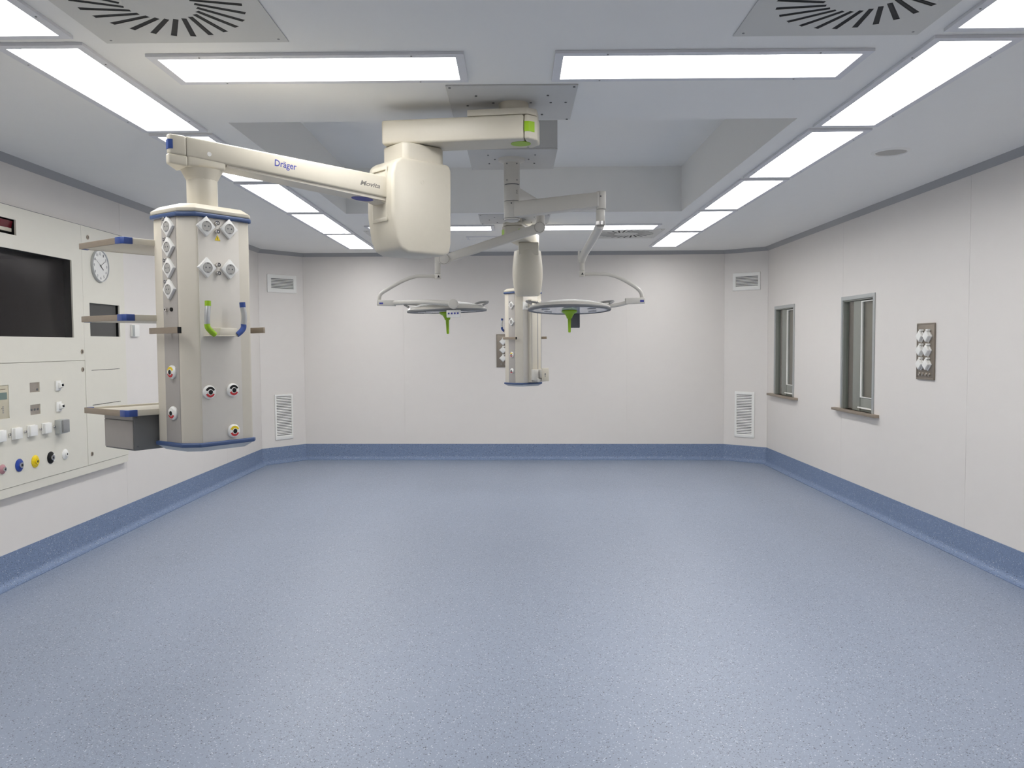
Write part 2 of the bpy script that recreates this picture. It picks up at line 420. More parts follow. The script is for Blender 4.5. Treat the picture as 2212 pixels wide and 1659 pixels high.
# ------------------------------------------------------------------ ceiling lights
RECESS = .024                             # the diffuser sits this far above the ceiling face
def light(cx, cy, along_y, label):
    M = T(cx, cy, ZC) @ (RZ(PI/2) if along_y else I4)
    t = thing('ceiling_light', label, 'ceiling light', M, 'recessed ceiling light panels')
    a, b = LL/2, LW/2
    ring = joing(gridplate(-a-FR, a+FR, -b-FR, b+FR, [(-a, a, -b, b)], -.013, -.0005),
                 gridplate(-a-.0045, a+.0045, -b-.0045, b+.0045, [(-a, a, -b, b)], -.001, .030))
    fr = mk('frame', ring, M_LFRAME, t, M, key='light_frame')
    mk('diffuser', box(-a+.0005, a-.0005, -b+.0005, b-.0005, RECESS, RECESS+.005), M_LAMP, t, M, key='light_diffuser')
    for sx, sy in ((-.4, 1), (.4, 1), (-.4, -1), (.4, -1)):
        Ms = M @ T(sx*1.1, sy*(b+FR*.55), -.0155)
        mk('screw', cyl(.004, 0, .003, 8), M_MGREY, fr, Ms, key='light_screw')
on = ['first', 'second', 'third', 'fourth', 'fifth', 'sixth']
LAB_L = ['light panel cut off by the top left corner of the picture',
         'large light panel second from the camera in the left ceiling row, above the boom end',
         'light panel third in the left ceiling row, mostly hidden behind the cream boom arm',
         'light panel fourth in the left ceiling row, showing whole just below the boom arm',
         'light panel fifth in the left ceiling row, last but one before the far wall',
         'light panel sixth and last of the left ceiling row, nearest the far wall']
LAB_R = ['light panel cut off by the top right corner of the picture',
         'large light panel second from the camera in the right ceiling row',
         'light panel third in the right ceiling row, beside the round ceiling speaker',
         'light panel fourth in the right ceiling row, just beyond the round speaker',
         'light panel fifth in the right ceiling row, last but one before the far wall',
         'light panel sixth and last of the right ceiling row, nearest the far wall']
light(-1.89, rowy[0]-1.379, True, 'added fill light panel over the photographer in the left ceiling row, out of the picture')  # this pair is added out of view to brighten surfaces facing the camera
light(1.846, rowy[0]-1.379, True, 'added fill light panel over the photographer in the right ceiling row, out of the picture')
for k, y in enumerate(rowy):
    light(-1.89, y, True, LAB_L[k]); light(1.846, y, True, LAB_R[k])
light(-.863, 3.572, False, 'near crosswise light panel on the left, in front of the plate of the near boom')
light(.831, 3.572, False, 'near crosswise light panel on the right of the plate of the near boom')
light(-.863, 8.40, False, 'far crosswise light panel on the left, partly hidden by the cream boom housing')
light(.831, 8.40, False, 'far crosswise light panel on the right, behind the surgical lamp arm')

# ------------------------------------------------------------------ swirl air diffusers
def swirl(cx, cy, label, flip=1):
    M = T(cx, cy, ZC)
    t = thing('air_diffuser', label, 'air diffuser', M, 'square ceiling air diffusers with radial slots')
    N, R0, R1, tw, hw, S = 25, .13, .295, math.radians(-17), .0112, .362
    slots = []
    for k in range(N):
        th = 2*PI*k/N+.03
        o_ = Vector((R1*math.cos(th), R1*math.sin(th))); i_ = Vector((R0*math.cos(th+tw), R0*math.sin(th+tw)))
        d = (o_-i_).normalized(); n = Vector((-d.y, d.x))*hw
        slots.append([o_+n, i_+n*.85, i_-n*.85, o_-n])
    if 'swirl_plate' not in SHARE:
        bm = bmesh.new(); edges = []
        def loop(ps):
            vs = [bm.verts.new((p[0], p[1], 0)) for p in ps]
            for a, b in zip(vs, vs[1:]+vs[:1]): edges.append(bm.edges.new((a, b)))
        loop([(-S, -S), (S, -S), (S, S), (-S, S)])
        for s in slots: loop(s)
        bmesh.ops.triangle_fill(bm, use_beauty=True, use_dissolve=False, edges=edges)
        for fc in list(bm.faces):                          # drop any face that fell inside a slot
            c = fc.calc_center_median()
            if len({vv for vv in fc.verts}) == 3:
                for s in slots:
                    inside = True
                    for a, b in zip(s, s[1:]+s[:1]):
                        cr = (b.x-a.x)*(c.y-a.y)-(b.y-a.y)*(c.x-a.x)
                        if cr > 1e-9: inside = inside and True; pos = True
                    sg = [((b.x-a.x)*(c.y-a.y)-(b.y-a.y)*(c.x-a.x)) > 0 for a, b in zip(s, s[1:]+s[:1])]
                    if all(sg) or not any(sg): bm.faces.remove(fc); break
        r = bmesh.ops.extrude_face_region(bm, geom=list(bm.faces))
        for e in r['geom']:
            if isinstance(e, bmesh.types.BMVert): e.co.z = -.0012
        bmesh.ops.recalc_face_normals(bm, faces=bm.faces)
        me = bpy.data.meshes.new('faceplate'); bm.to_mesh(me); bm.free(); me.materials.append(M_DIFF); SHARE['swirl_plate'] = me
    M2 = M @ T(0, 0, -.0028)
    mk('faceplate', None, None, t, M2, key='swirl_plate')
    mk('plenum', cyl(.335, -.0018, -.001, 40), M_BLADE, t, M, key='swirl_plenum')
    for k, s in enumerate(slots):
        c = (s[0]+s[1]+s[2]+s[3])/4; d = (s[0]-s[1]).normalized(); th = math.atan2(d.y, d.x)
        Mb = M @ T(c.x, c.y, -.0024) @ RZ(th) @ Matrix.Rotation(.12, 4, 'X')
        mk('blade', box(-.078, .078, -.0035, .0035, -.0002, .0002), M_BLADE, t, Mb, key='swirl_blade')
    for sx in (-1, 1):
        for sy in (-1, 1):
            mk('screw', cyl(.005, -.0055, -.003, 8), M_MGREY, t, M @ T(sx*.33, sy*.33, 0), key='swirl_screw')
swirl(-1.253, 2.905, 'slotted square air diffuser at the top left edge of the picture')
swirl(1.227, 2.885, 'slotted square air diffuser at the top right edge of the picture')
swirl(-1.235, 8.955, 'far left slotted air diffuser, mostly hidden behind the cream boom housing')
swirl(1.229, 8.965, 'far right slotted air diffuser, behind the end of the surgical lamp arm')

M = T(2.40, 5.22, ZC)
t = thing('ceiling_speaker', 'round flush loudspeaker in the ceiling above the right wall', 'speaker', M)
mk('rim', lathe([(.092, -.003), (.096, -.008), (.112, -.006), (.122, .002)], 48), M_WHITE, t, M)
mk('grille', lathe([(0, -.004), (.06, -.004), (.093, -.003)], 48), M_WELL, t, M)
M = T(-.32, 9.22, ZC)
t = thing('access_panel', 'shallow rectangular access panel in the ceiling beyond the far left light', 'access panel', M)
mk('frame', gridplate(-.22, .22, -.13, .13, [(-.2, .2, -.11, .11)], -.008, .002), M_LFRAME, t, M, bev=.002)
mk('door', box(-.197, .197, -.107, .107, -.006, .002), M_CEIL, t, M)
tag(mk('ceiling_sensor', lathe([(0, -.012), (.008, -.012), (.014, -.004), (.014, .002)], 12), M_DARK, None, T(-1.347, 7.69, ZC)),
    'tiny dark sensor stud in the ceiling left of the boom housing', 'sensor')

# ------------------------------------------------------------------ wall vents in the chamfered corners
def vent(i, s0, s1, z0, z1, a0, a1, b0, b1, n, label):
    a, b = Vector(WPTS[i]), Vector(WPTS[(i+1) % len(WPTS)]); tt = (b-a).normalized(); nn = Vector((tt.y, -tt.x))
    M = face_frame((a.x, a.y, 0), (nn.x, nn.y, 0))
    t = thing('wall_vent', label, 'vent', M @ T(s0, z0, 0), 'white louvred wall vents')
    mk('frame', gridplate(s0, s1, z0, z1, [(a0, a1, b0, b1)], 0, .012), M_WHITE, t, M, bev=.004)
    mk('backing', box(a0, a1, b0, b1, .0005, .0015), M_DGREY, t, M)
    p = (b1-b0)/n
    for k in range(n+1):
        zc = b0+p*k
        Ms = M @ T((a0+a1)/2, zc, .006) @ Matrix.Rotation(-.55, 4, 'X')
        mk('slat', box(-(a1-a0)/2, (a1-a0)/2, -p*.31, p*.31, -.0012, .0012), M_WHITE, t, Ms, key='slat%d_%.3f' % (i, b0))
vent(1, .122, .56, 2.204, 2.43, .178, .513, 2.254, 2.386, 7, 'small upper louvred vent in the far left corner')
vent(1, .195, .468, .318, .903, .221, .447, .367, .88, 25, 'tall lower louvred vent in the far left corner, above the blue skirting')
vent(3, .117, .49, 2.197, 2.425, .158, .458, 2.248, 2.38, 7, 'small upper louvred vent in the far right corner')
vent(3, .155, .425, .298, .892, .182, .386, .338, .856, 25, 'tall lower louvred vent in the far right corner, above the blue skirting')

# ------------------------------------------------------------------ socket, stud and gas outlet pieces
def diamond(parent, M, cover=False):
    """switch socket turned onto its corner; M: face frame"""
    Md = M @ RZ(PI/4)
    p = mk('power_socket', prism([(-.031, -.031), (.031, -.031), (.031, .031), (-.031, .031)], 0, .0125, .94), M_WHITE, parent, Md, bev=.002, key='diamond')
    if cover:
        mk('flap', box(-.021, .021, -.021, .024, .0121, .020), M_WHITE, p, Md, bev=.003, key='flap')
    else:
        mk('socket_well', joing(disc_ring(.0195, .0215, .0118, .0143, 24), cyl(.0195, .0112, .0133, 24)), M_WELL, p, M, key='well')
        mk('pin_hole', joing(shift(cyl(.003, .0122, .0139, 10), -.0085, 0), shift(cyl(.003, .0122, .0139, 10), .0085, 0),
                             box(-.006, .006, -.0205, -.0175, .0121, .0145), box(-.003, .003, .016, .019, .0121, .0145)), M_DGREY, p, M, key='pins')
    return p
def stud(parent, M, key='stud', r=.0095, h=.014, m=None):
    s = mk('earth_stud', lathe([(0, h), (r*.35, h), (r*.4, h-.003), (r*.75, h-.003), (r*.85, h), (r, h-.002), (r, 0)], 16), m or M_CHROME, parent, M, key=key)
    mk('contact', joing(disc_ring(r*.42, r*.72, h-.0032, h-.0012, 16)), M_DGREY, s, M, key=key+'c')
    return s
def gas_outlet(parent, M, top, key):
    o = mk('gas_outlet', lathe([(0, .012), (.018, .0125), (.024, .011), (.0285, .006), (.0285, 0)], 32), M_WHITE, parent, M, key='gasbody')
    mk('label_ring', arc_band(.0128, .0225, math.radians(22), math.radians(158), .011, .0128), top, o, M, key='gastop'+key)
    mk('label_ring', arc_band(.0128, .0215, math.radians(200), math.radians(335), .011, .0128), M_RED, o, M, key='gasbot')
    mk('port', joing(disc_ring(.0098, .0120, .012, .0150, 24), ), M_WHITE, o, M, key='gasport')
    mk('port_hole', cyl(.0099, .012, .0152, 20), M_BLACK, o, M, key='gashole')
    return o

# ------------------------------------------------------------------ ceiling supply booms
W_, D_ = .306, .25                          # service column plan
def column(root, C, a_deg, second=False):
    """C: nearest plan corner of the column; a_deg: direction of its wide face"""
    a = math.radians(a_deg); U = Vector((math.cos(a), math.sin(a), 0)); V = Vector((-math.sin(a), math.cos(a), 0)); Z = Vector((0, 0, 1))
    C = Vector((C[0], C[1], 0)); F = frame(C, U, V, Z)
    P = lambda u, v, z: C+U*u+V*v+Z*z
    front = lambda u, z, v=.010: face_frame(P(u, v, z), -V)
    left = lambda v, z, u=.010: face_frame(P(u, v, z), -U)
    right = lambda v, z, u=.319: face_frame(P(u, v, z), U)
    back = lambda u, z, v=.256: face_frame(P(u, v, z), V)
    e = .012
    poly = [(.062, e), (.307, e), (.319, .026), (.319, .236), (.305, .25), (.030, .262), (e, .248), (e, .075)]
    col = mk('column', prism(poly, 1.115, 2.056), M_CREAMW, root, F, bev=.008, seg=4)
    mk('service_panel', box(.066, .258, e-.002, e+.004, 1.122, 2.05), M_GREYP, col, F, bev=.001, label='grey front panel')
    mk('service_panel', box(e-.002, e+.004, .080, .185, 1.122, 2.05), M_GREYS, col, F, bev=.001, label='grey side panel')
    mk('service_panel', box(.316, .321, .080, .185, 1.122, 2.05), M_GREYS, col, F, bev=.001, label='grey side panel')
    rim = [(.05, 0), (.306, 0), (.326, .02), (.326, .245), (.306, .265), (.03, .272), (0, .25), (0, .06)]
    cx, cy = .163, .134
    rc = [(x-cx, y-cy) for x, y in rim]
    Fc = F @ T(cx, cy, 0)
    top = mk('top_cap', joing(prism(rc, 2.068, 2.083), shift(prism(rc, 0, .022, .82), 0, 0, 2.083)), M_CREAM, root, Fc, bev=.006, seg=3)
    mk('blue_rim', prism([(x*1.012, y*1.012) for x, y in rc], 2.050, 2.0675), M_RIM, top, Fc, bev=.005, seg=3, label='blue rubber rim')
    bot = mk('bottom_cap', ([(x*.80, y*.80, 1.086) for x, y in rc]+[(x*.98, y*.98, 1.107) for x, y in rc], prism(rc, 0, 1)[1]), M_ALU, root, Fc, bev=.004, seg=3)
    mk('blue_rim', prism([(x*1.012, y*1.012) for x, y in rc], 1.1065, 1.124), M_RIM, bot, Fc, bev=.005, seg=3, label='blue rubber rim')
    # left face
    zs = (1.929, 1.756) if second else (2.012, 1.929, 1.843, 1.756)
    for z in zs:
        Ms = left(.127, z); diamond(root, Ms); stud(root, left(.148, z+.032))
    for z, m_, k in ((1.416, M_YEL, 'y'), (1.246, M_WHITE, 'w')): gas_outlet(root, left(.127, z), m_, k)
    # rails
    def rail(M, s0, s1):
        r = mk('equipment_rail', box(s0, s1, -.0125, .0125, .028, .038), M_STEELB, root, M, bev=.0015)
        mk('rail_end', box(s1, s1+.006, -.0125, .0125, .026, .040), M_BLACK, r, M)
        mk('spacer', shift(cyl(.008, 0, .028, 12), (s0+s1)/2, 0), M_CHROME, r, M)
        return r
    M0 = left(.125, 1.587); rail(M0, -.108, .105)
    M0 = right(.1, 1.590); rail(M0, -.125, .07)
    if second:
        # mounting rail with a bracket on the wide face
        pf = mk('mounting_rail', joing(box(.125, .262, -.05, e-.001, 1.128, 1.985)), M_CREAMW, root, F, bev=.006)
        for x0, x1 in ((.128, .133), (.205, .213), (.252, .257)):
            mk('groove', box(x0, x1, -.0508, -.0498, 1.14, 1.97), M_MGREY, pf, F)
        br = mk('bracket', joing(box(.118, .178, -.10, -.051, 1.15, 1.262), box(.15, .262, -.115, -.051, 1.135, 1.17)), M_LAMPB, root, F, bev=.006)
        mk('mount_plate', box(.185, .275, -.15, -.135, 1.14, 1.278), M_CREAM, br, F, bev=.006)
        mk('arm_block', box(.19, .255, -.135, -.051, 1.172, 1.262), M_LAMPB, br, F, bev=.004)
        Mk = F @ frame((.222, -.1505, 1.215), (1, 0, 0), (0, 0, 1), (0, -1, 0))
        mk('keyhole', joing(cyl(.009, 0, .001, 14), box(-.003, .003, -.03, 0, 0, .001)), M_DGREY, br, Mk)
        mk('hook', joing(box(.13, .20, -.075, -.05, 1.90, 1.93), box(.13, .15, -.08, -.06, 1.87, 1.90)), M_WHITE, root, F, bev=.003)
        mk('hook', box(.225, .25, -.075, -.05, 1.895, 1.935), M_WHITE, root, F, bev=.003)
        db = mk('data_socket', box(-.034, .034, -.041, .041, 0, .014), M_WHITE, root, front(.092, 1.92), bev=.003)
        mk('port', box(-.005, .02, -.018, -.008, .0141, .0152), M_MGREY, db, front(.092, 1.92))
    else:
        for u in (.099, .206):
            for z in (2.013, 1.8445): diamond(root, front(u, z))
        for z in (2.031, 1.996, 1.8595, 1.8245): stud(root, front(.151, z))
        Mt = front(.155, 1.971)
        tr = mk('warning_label', prism([(-.013, -.011), (.013, -.011), (0, .0125)], .0005, .0014), M_YEL, root, Mt, label='yellow warning triangle')
        mk('symbol', prism([(-.001, -.007), (.002, -.0015), (0, -.0015), (.002, .005), (-.003, -.0005), (-.0005, -.0005)], .0014, .0019), M_BLACK, tr, Mt)
        for u, z, m_, k in ((.097, 1.332, M_BLACK, 'k'), (.209, 1.335, M_BLACK, 'k'), (.209, 1.161, M_YEL, 'y')):
            gas_outlet(root, front(u, z), m_, k)
        for dv, m_ in ((.155, M_CHROME), (.121, M_BLACK)):
            mk('video_connector', lathe([(.005, .012), (.008, .012), (.009, 0)], 16) if m_ is M_CHROME else cyl(.008, 0, .006, 16), m_, root, left(dv, 1.674))
    # push handle: tray bracket with two grips
    def handle(Mh, grips):
        """axes of Mh: x along the face, y up, z outwards"""
        mk('handle_bracket', joing(hexa([(-.075, -.016, 0), (.072, -.016, 0), (.072, -.012, 0), (-.075, -.012, 0)],
                                        [(-.058, -.016, .062), (.055, -.016, .062), (.055, -.012, .062), (-.058, -.012, .062)]),
                                   hexa([(-.040, -.013, 0), (.066, -.013, 0), (.062, .021, 0), (-.034, .021, 0)],
                                        [(-.040, -.013, .060), (.052, -.013, .060), (.046, .019, .056), (-.034, .019, .056)])),
           M_CREAM, root, Mh, bev=.002)
        for s, m_ in grips:
            nm = 'green' if m_ is M_GREEN else 'blue'
            xt = -.094 if s < 0 else .078
            mk('grip_foot', tube(smooth_path([(xt, .036, .056), (xt-.002*s, .020, .057), (xt-.016*s, .004, .058), (xt-.034*s, -.009, .056)]), .0115, 12), m_, root, Mh, label=nm+' foot of the grip')
            gp_ = mk('grip', tube(smooth_path([(xt, .034, .056), (xt+.001*s, .07, .060), (xt-.004*s, .108, .058)]), .0115, 12), M_ALU, root, Mh)
            mk('grip_cap', tube([(xt-.004*s, .106, .058), (xt-.005*s, .127, .057)], .0122, 12), m_, gp_, Mh, label=nm+' cap of the grip')
    if second: handle(back(.10, 1.67), [(-1, M_BLUE), (1, M_BLUE)])
    else: handle(front(.155, 1.578), [(-1, M_GREEN), (1, M_BLUE)])
    return F

def boom_plate(root, cx, cy, sx, sy):
    M = T(cx, cy, ZC)
    pl_ = mk('ceiling_plate', box(-sx, sx, -sy, sy, -.008, .001), M_PLATE, root, M, bev=.004)
    for bx, by in ((-.94, -.94), (.94, -.94), (.94, .94), (-.94, .94), (-.56, -.5), (.56, -.5), (.3, -.1), (.62, -.1), (.86, -.1),
                   (.5, .62), (-.72, .05), (-.3, -.1), (-.5, .62)):
        mk('bolt', cyl(.006, -.0115, -.008, 10), M_DGREY, pl_, M @ T(bx*sx, by*sy, 0), key='plate_bolt')

def boom_head(root, pivot, ang, length, zt=2.645, zb=2.526):
    """first arm: runs from the ceiling pivot along ang"""
    M = T(pivot[0], pivot[1], 0) @ RZ(ang); hw = .1
    mk('bearing', cyl(.075, zt+.03, ZC-.004, 32), M_CREAM, root, M)
    mk('cover_plate', prism([(-.12, -.05), (-.075, -.092), (.22, -.092), (.22, .092), (-.075, .092), (-.12, .05)], zt+.002, zt+.034), M_CREAM, root, M, bev=.003)
    arm = mk('upper_arm', box(-.062, length, -hw, hw, zb, zt), M_CREAM, root, M, bev=.012, seg=3)
    cap = mk('arm_cap', prism([(-.064, -hw), (-.085, -hw), (-.125, -hw+.045), (-.125, hw-.045), (-.085, hw), (-.064, hw)], zb, zt-.002), M_CREAM, arm, M, bev=.008, seg=3)
    for s in (-1, 1):
        mk('marker', box(-.088, -.064, min(s*(hw-.012), s*(hw+.0015)), max(s*(hw-.012), s*(hw+.0015)), zb+.035, zb+.085), M_GREEN, arm, M, bev=.002, label='lime green marker')
        mk('marker', hexa([(-.086, s*(hw-.012), zb+.035), (-.086, s*(hw+.001), zb+.035), (-.086, s*(hw+.001), zb+.085), (-.086, s*(hw-.012), zb+.085)],
                          [(-.112, s*(hw-.044), zb+.035), (-.112, s*(hw-.027), zb+.035), (-.112, s*(hw-.027), zb+.085), (-.112, s*(hw-.044), zb+.085)]), M_GREEN, arm, M, label='lime green marker')
    mk('marker', shift(cyl(.050, zb-.0015, zb+.001, 32), -.035, 0), M_GREEN, arm, M, label='round lime green marker under the arm')
    return M

# --- near boom
r1 = thing('supply_boom', 'near cream ceiling boom with jointed arm carrying the big socket column and shelves', 'supply boom', T(-.008, 4.11, ZC), 'ceiling supply booms')
boom_plate(r1, -.008, 4.11, .31, .288)
PV = (0, 4.11)
HB = Vector((-.513, 4.176, 0)); AX = Vector((-1.321, 3.451, 0)); Z3 = Vector((0, 0, 1))
boom_head(r1, PV, math.atan2(HB.y-PV[1], HB.x-PV[0]), .655)
DD = (AX-HB).normalized(); NN = Vector((-DD.y, DD.x, 0)); NN = NN if NN.y < 0 else -NN
# hub frame: x along the second arm, y away from the viewer's side, z up
HF = frame(HB, DD, NN, Z3)
def hub(root, HF, arm_exit=True):
    mk('hub_neck', prism([(-.125, -.085), (-.1, -.1), (.1, -.1), (.125, -.085), (.125, .085), (.1, .1), (-.1, .1), (-.125, .085)], 2.40, 2.524), M_CREAM, root, HF, bev=.01, seg=3)
    prof = [(-.155, 2.41), (-.14, 2.44), (.15, 2.44), (.19, 2.415), (.205, 2.36), (.208, 2.17), (.19, 2.05), (.165, 1.995), (.12, 1.975), (-.10, 1.975), (-.138, 1.99), (-.15, 2.04)]
    vs = [(x, y*s, z) for y, s in ((-.118, 1), (.118, 1)) for x, z in prof]
    n = len(prof); fs = [tuple(range(n)), tuple(range(2*n-1, n-1, -1))]+[(i, n+i, n+(i+1) % n, (i+1) % n) for i in range(n)]
    h = mk('hub', (vs, fs), M_CREAM, root, HF, bev=.016, seg=4)
    Mb = HF @ frame((.03, .1175, 2.33), (-1, 0, 0), (0, 0, 1), (0, 1, 0))
    mk('cover_plug', joing(disc_ring(.009, .0105, 0, .0012, 20), cyl(.0085, 0, .0008, 20)), M_CREAM, h, Mb)
    return h
h = hub(r1, HF)
mk('arm_slot', gridplate(-.068, .068, 2.13, 2.40, [(-.056, .056, 2.15, 2.38)],   .203, .2085), M_CREAM, h, HF @ frame((0, 0, 0), (0, 1, 0), (0, 0, 1), (1, 0, 0)), bev=.003)
hw = .065
def qe(d, zt, zb): return [(d, .022, zb), (d, .052, zb), (d, .052, zt), (d, .022, zt)]
def q(d, zt, zb, w=hw): return [(d, -w, zb), (d, w, zb), (d, w, zt), (d, -w, zt)]
arm2 = mk('lower_arm', joing(hexa(q(.15, 2.345, 2.239), q(1.17, 2.383, 2.301)), hexa(q(1.1701, 2.383, 2.301), qe(1.236, 2.386, 2.305))), M_CREAM, r1, HF, bev=.008, seg=3)
mk('arm_underside', hexa(q(.16, 2.24, 2.225, .055), q(1.0, 2.292, 2.281, .055)), M_CREAMW, arm2, HF)
mk('end_cap', hexa(q(1.165, 2.304, 2.258, .063), qe(1.240, 2.307, 2.266)), M_CREAM, arm2, HF, bev=.008, seg=3)
mk('gusset', hexa([(.15, -.05, 2.20), (.15, .05, 2.20), (.15, .05, 2.245), (.15, -.05, 2.245)], [(.245, -.05, 2.228), (.245, .05, 2.228), (.245, .05, 2.246), (.245, -.05, 2.246)]), M_CREAMW, arm2, HF, bev=.004)
mk('marker', hexa([(1.222, .026, 2.325), (1.222, .0565, 2.325), (1.222, .0565, 2.363), (1.222, .026, 2.363)], [(1.2385, .026, 2.325), (1.2385, .051, 2.325), (1.2385, .051, 2.363), (1.2385, .026, 2.363)]), M_BLUE, arm2, HF, label='blue marker')
Mo = HF @ T(.305, 0, 2.2335)
mk('marker', ([(x*.055, y*.045, z) for x, y, z in lathe([(0, 0), (1, 0), (1, .006), (0, .006)], 32)[0]], lathe([(0, 0), (1, 0), (1, .006), (0, .006)], 32)[1]), M_NAVY, arm2, Mo @ Matrix.Rotation(-.0667, 4, 'Y'), label='oval navy marker under the arm')
Mp = HF @ frame((1.077, hw-.0005, 2.322), (-1, 0, 0), (0, 0, 1), (0, 1, 0))
mk('pin', joing(disc_ring(.006, .009, 0, .002, 20), cyl(.006, 0, .001, 16)), M_WHITE, arm2, Mp)
ax_ = Vector((-1, 0, -.052)).normalized(); az_ = Vector((0, 1, 0)); ay_ = az_.cross(ax_)
Mt = HF @ frame((.735, hw-.0003, 2.322), ax_, ay_, az_)
mk('lettering', text_geo('Dräger', .104, .038, .012, 0), M_NAVY, arm2, Mt, label='navy blue lettering', fix=False)
Mt = HF @ frame((.299, hw-.0003, 2.2955), ax_, ay_, az_)
mk('lettering', text_geo('Movita', .110, .023, .022, .25), M_GREYT, arm2, Mt, label='grey italic lettering', fix=False)
mk('drop_collar', prism([(-.082, -.062), (.082, -.062), (.082, .062), (-.082, .062)], 2.262, 2.312), M_CREAM, r1, HF @ T(1.0856, 0, 0), bev=.012, seg=3)
mk('drop_collar', ([(x*.062, y*.062, z) for x, y, z in cyl(1, 2.225, 2.226, 4)[0][:0]]+[(r_*math.cos(a_), r_*math.sin(a_)*(.82 if r_ > .07 else 1), z_) for r_, z_ in ((.062, 2.218), (.088, 2.264)) for a_ in [2*PI*(k+.5)/24 for k in range(24)]],
   [tuple(range(23, -1, -1)), tuple(range(24, 48))]+[(i, (i+1) % 24, 24+(i+1) % 24, 24+i) for i in range(24)]), M_CREAM, r1, HF @ T(1.0856, 0, 0))
mk('drop_tube', cyl(.062, 2.098, 2.23, 40), M_CREAM, r1, T(AX.x, AX.y, 0))
F1 = column(r1, (-1.319, 3.25), 54)
# shelves behind the column, seen to its left
def shelf(z, under):
    s = mk('shelf', box(-.118, .428, .25, .575, z-.024, z-.008), M_CREAMW, r1, F1, bev=.002)
    if under: pass
    for u, sg in ((-.13, 1), (.44, -1)):
        mk('shelf_rail', box(min(u, u+.011*sg), max(u, u+.011*sg), .275, .592, z-.025, z), M_STEELB, s, F1, bev=.002)
    mk('shelf_rail', box(-.10, .41, .24, .25, z-.025, z), M_CREAM, s, F1, bev=.002, label='pale front rail')
    mk('shelf_rail', box(-.12, .43, .581, .592, z-.025, z), M_CREAM, s, F1, bev=.002, label='pale rear rail')
    for u, sg in ((-.132, 1), (.442, -1)):
        mk('corner_block', prism([(u, .290), (u, .252), (u+.012*sg, .238), (u+.048*sg, .238), (u+.048*sg, .25), (u+.013*sg, .252), (u+.012*sg, .290)], z-.026, z+.001), M_BLUE, s, F1, bev=.0015, label='blue corner block')
        mk('corner_block', prism([(u+.013*sg, .565), (u+.013*sg, .594), (u+.04*sg, .594), (u+.04*sg, .58), (u+.02*sg, .565)], z-.026, z+.001), M_BLUE, s, F1, bev=.0015, label='blue corner block')
    mk('shelf_bracket', box(.10, .21, .23, .245, z-.06, z+.02), M_CREAMW, s, F1, bev=.003)
    return s
shelf(1.967, True); shelf(1.654, True); s3 = shelf(1.26, False)
cab = mk('drawer_cabinet', box(-.085, .40, .27, .505, 1.088, 1.236), M_CAB, r1, F1, bev=.003)
dr = mk('drawer_front', box(-.0895, -.085, .274, .501, 1.094, 1.212), M_DRAW, cab, F1, bev=.002)
mk('drawer_front', box(-.0885, -.085, .274, .501, 1.215, 1.233), M_DRAW, cab, F1, bev=.001)
for z in (1.105, 1.226): mk('screw', cyl(.004, 0, .002, 10), M_DGREY, cab, F1 @ frame((-.07, .27, z), (1, 0, 0), (0, 0, 1), (0, -1, 0)))

# --- far boom
r2 = thing('supply_boom', 'far cream ceiling boom with slim socket column hanging before the back wall', 'supply boom', T(0, 7.835, ZC), 'ceiling supply booms')
boom_plate(r2, 0, 7.835, .335, .285)
PV2 = (0, 7.81); H2 = Vector((.128, 8.09, 0)); A2 = Vector((.085, 8.49, 0))
boom_head(r2, PV2, math.atan2(.965, .262), .60)
D2 = (A2-H2).normalized(); HF2 = frame(H2, D2, Vector((-D2.y, D2.x, 0)), Z3)
mk('hub_neck', prism([(-.1, -.11), (.1, -.11), (.1, .11), (-.1, .11)], 2.40, 2.524), M_CREAM, r2, T(H2.x+.01, H2.y, 0), bev=.012, seg=3)
brl = [(0, 2.452), (.118, 2.452), (.132, 2.445), (.138, 2.40), (.150, 2.28), (.150, 2.20), (.142, 2.11), (.128, 2.03), (.108, 2.004), (0, 2.0)]
hb2 = mk('hub', ([(x, y*.88, z) for x, y, z in lathe(brl, 40)[0]], lathe(brl, 40)[1]), M_CREAM, r2, T(H2.x, H2.y, 0))
mk('lower_arm', box(.08, .47, -.06, .06, 2.21, 2.33), M_CREAM, r2, HF2, bev=.01)
mk('drop_tube', cyl(.062, 2.098, 2.22, 32), M_CREAM, r2, T(A2.x, A2.y, 0))
column(r2, (.04, 8.30), 39, second=True)

# ------------------------------------------------------------------ surgical lamp with two heads
PX, PY = -.015, 5.33
lt = thing('surgical_lamp', 'double headed surgical lamp on a round ceiling post with two jointed arms', 'surgical lamp', T(PX, PY, ZC))
PM = T(PX, PY, 0)
pm = mk('ceiling_plate', box(-.275, .285, -.26, .31, 2.727, 2.7345), M_PLATE, lt, PM, bev=.002)
for bx, by in ((-.15, -.12), (.15, -.12), (-.11, 0), (.11, 0), (-.15, .12), (.15, .12)):
    mk('bolt', cyl(.0055, 2.723, 2.727, 10), M_DGREY, pm, PM @ T(bx, by, 0), key='lamp_bolt')
mk('flange', lathe([(.052, 2.70), (.085, 2.712), (.09, 2.727)], 40), M_LAMPB, lt, PM)
post = mk('post', cyl(.052, 2.562, 2.722, 40), M_LAMPB, lt, PM)
for a_ in (-.9, -2.2):
    for z in (2.69, 2.585):
        mk('screw', cyl(.004, 0, .003, 8), M_DGREY, post, face_frame((PX+.052*math.cos(a_), PY+.052*math.sin(a_), z), (math.cos(a_), math.sin(a_), 0)))
mk('joint_gap', cyl(.048, 2.33, 2.57, 32), M_DGREY, lt, PM)
b1 = mk('bearing', cyl(.0525, 2.455, 2.556, 40), M_LAMPB, lt, PM, bev=.002)
b2 = mk('bearing', cyl(.053, 2.343, 2.451, 40), M_LAMPB, lt, PM, bev=.002)
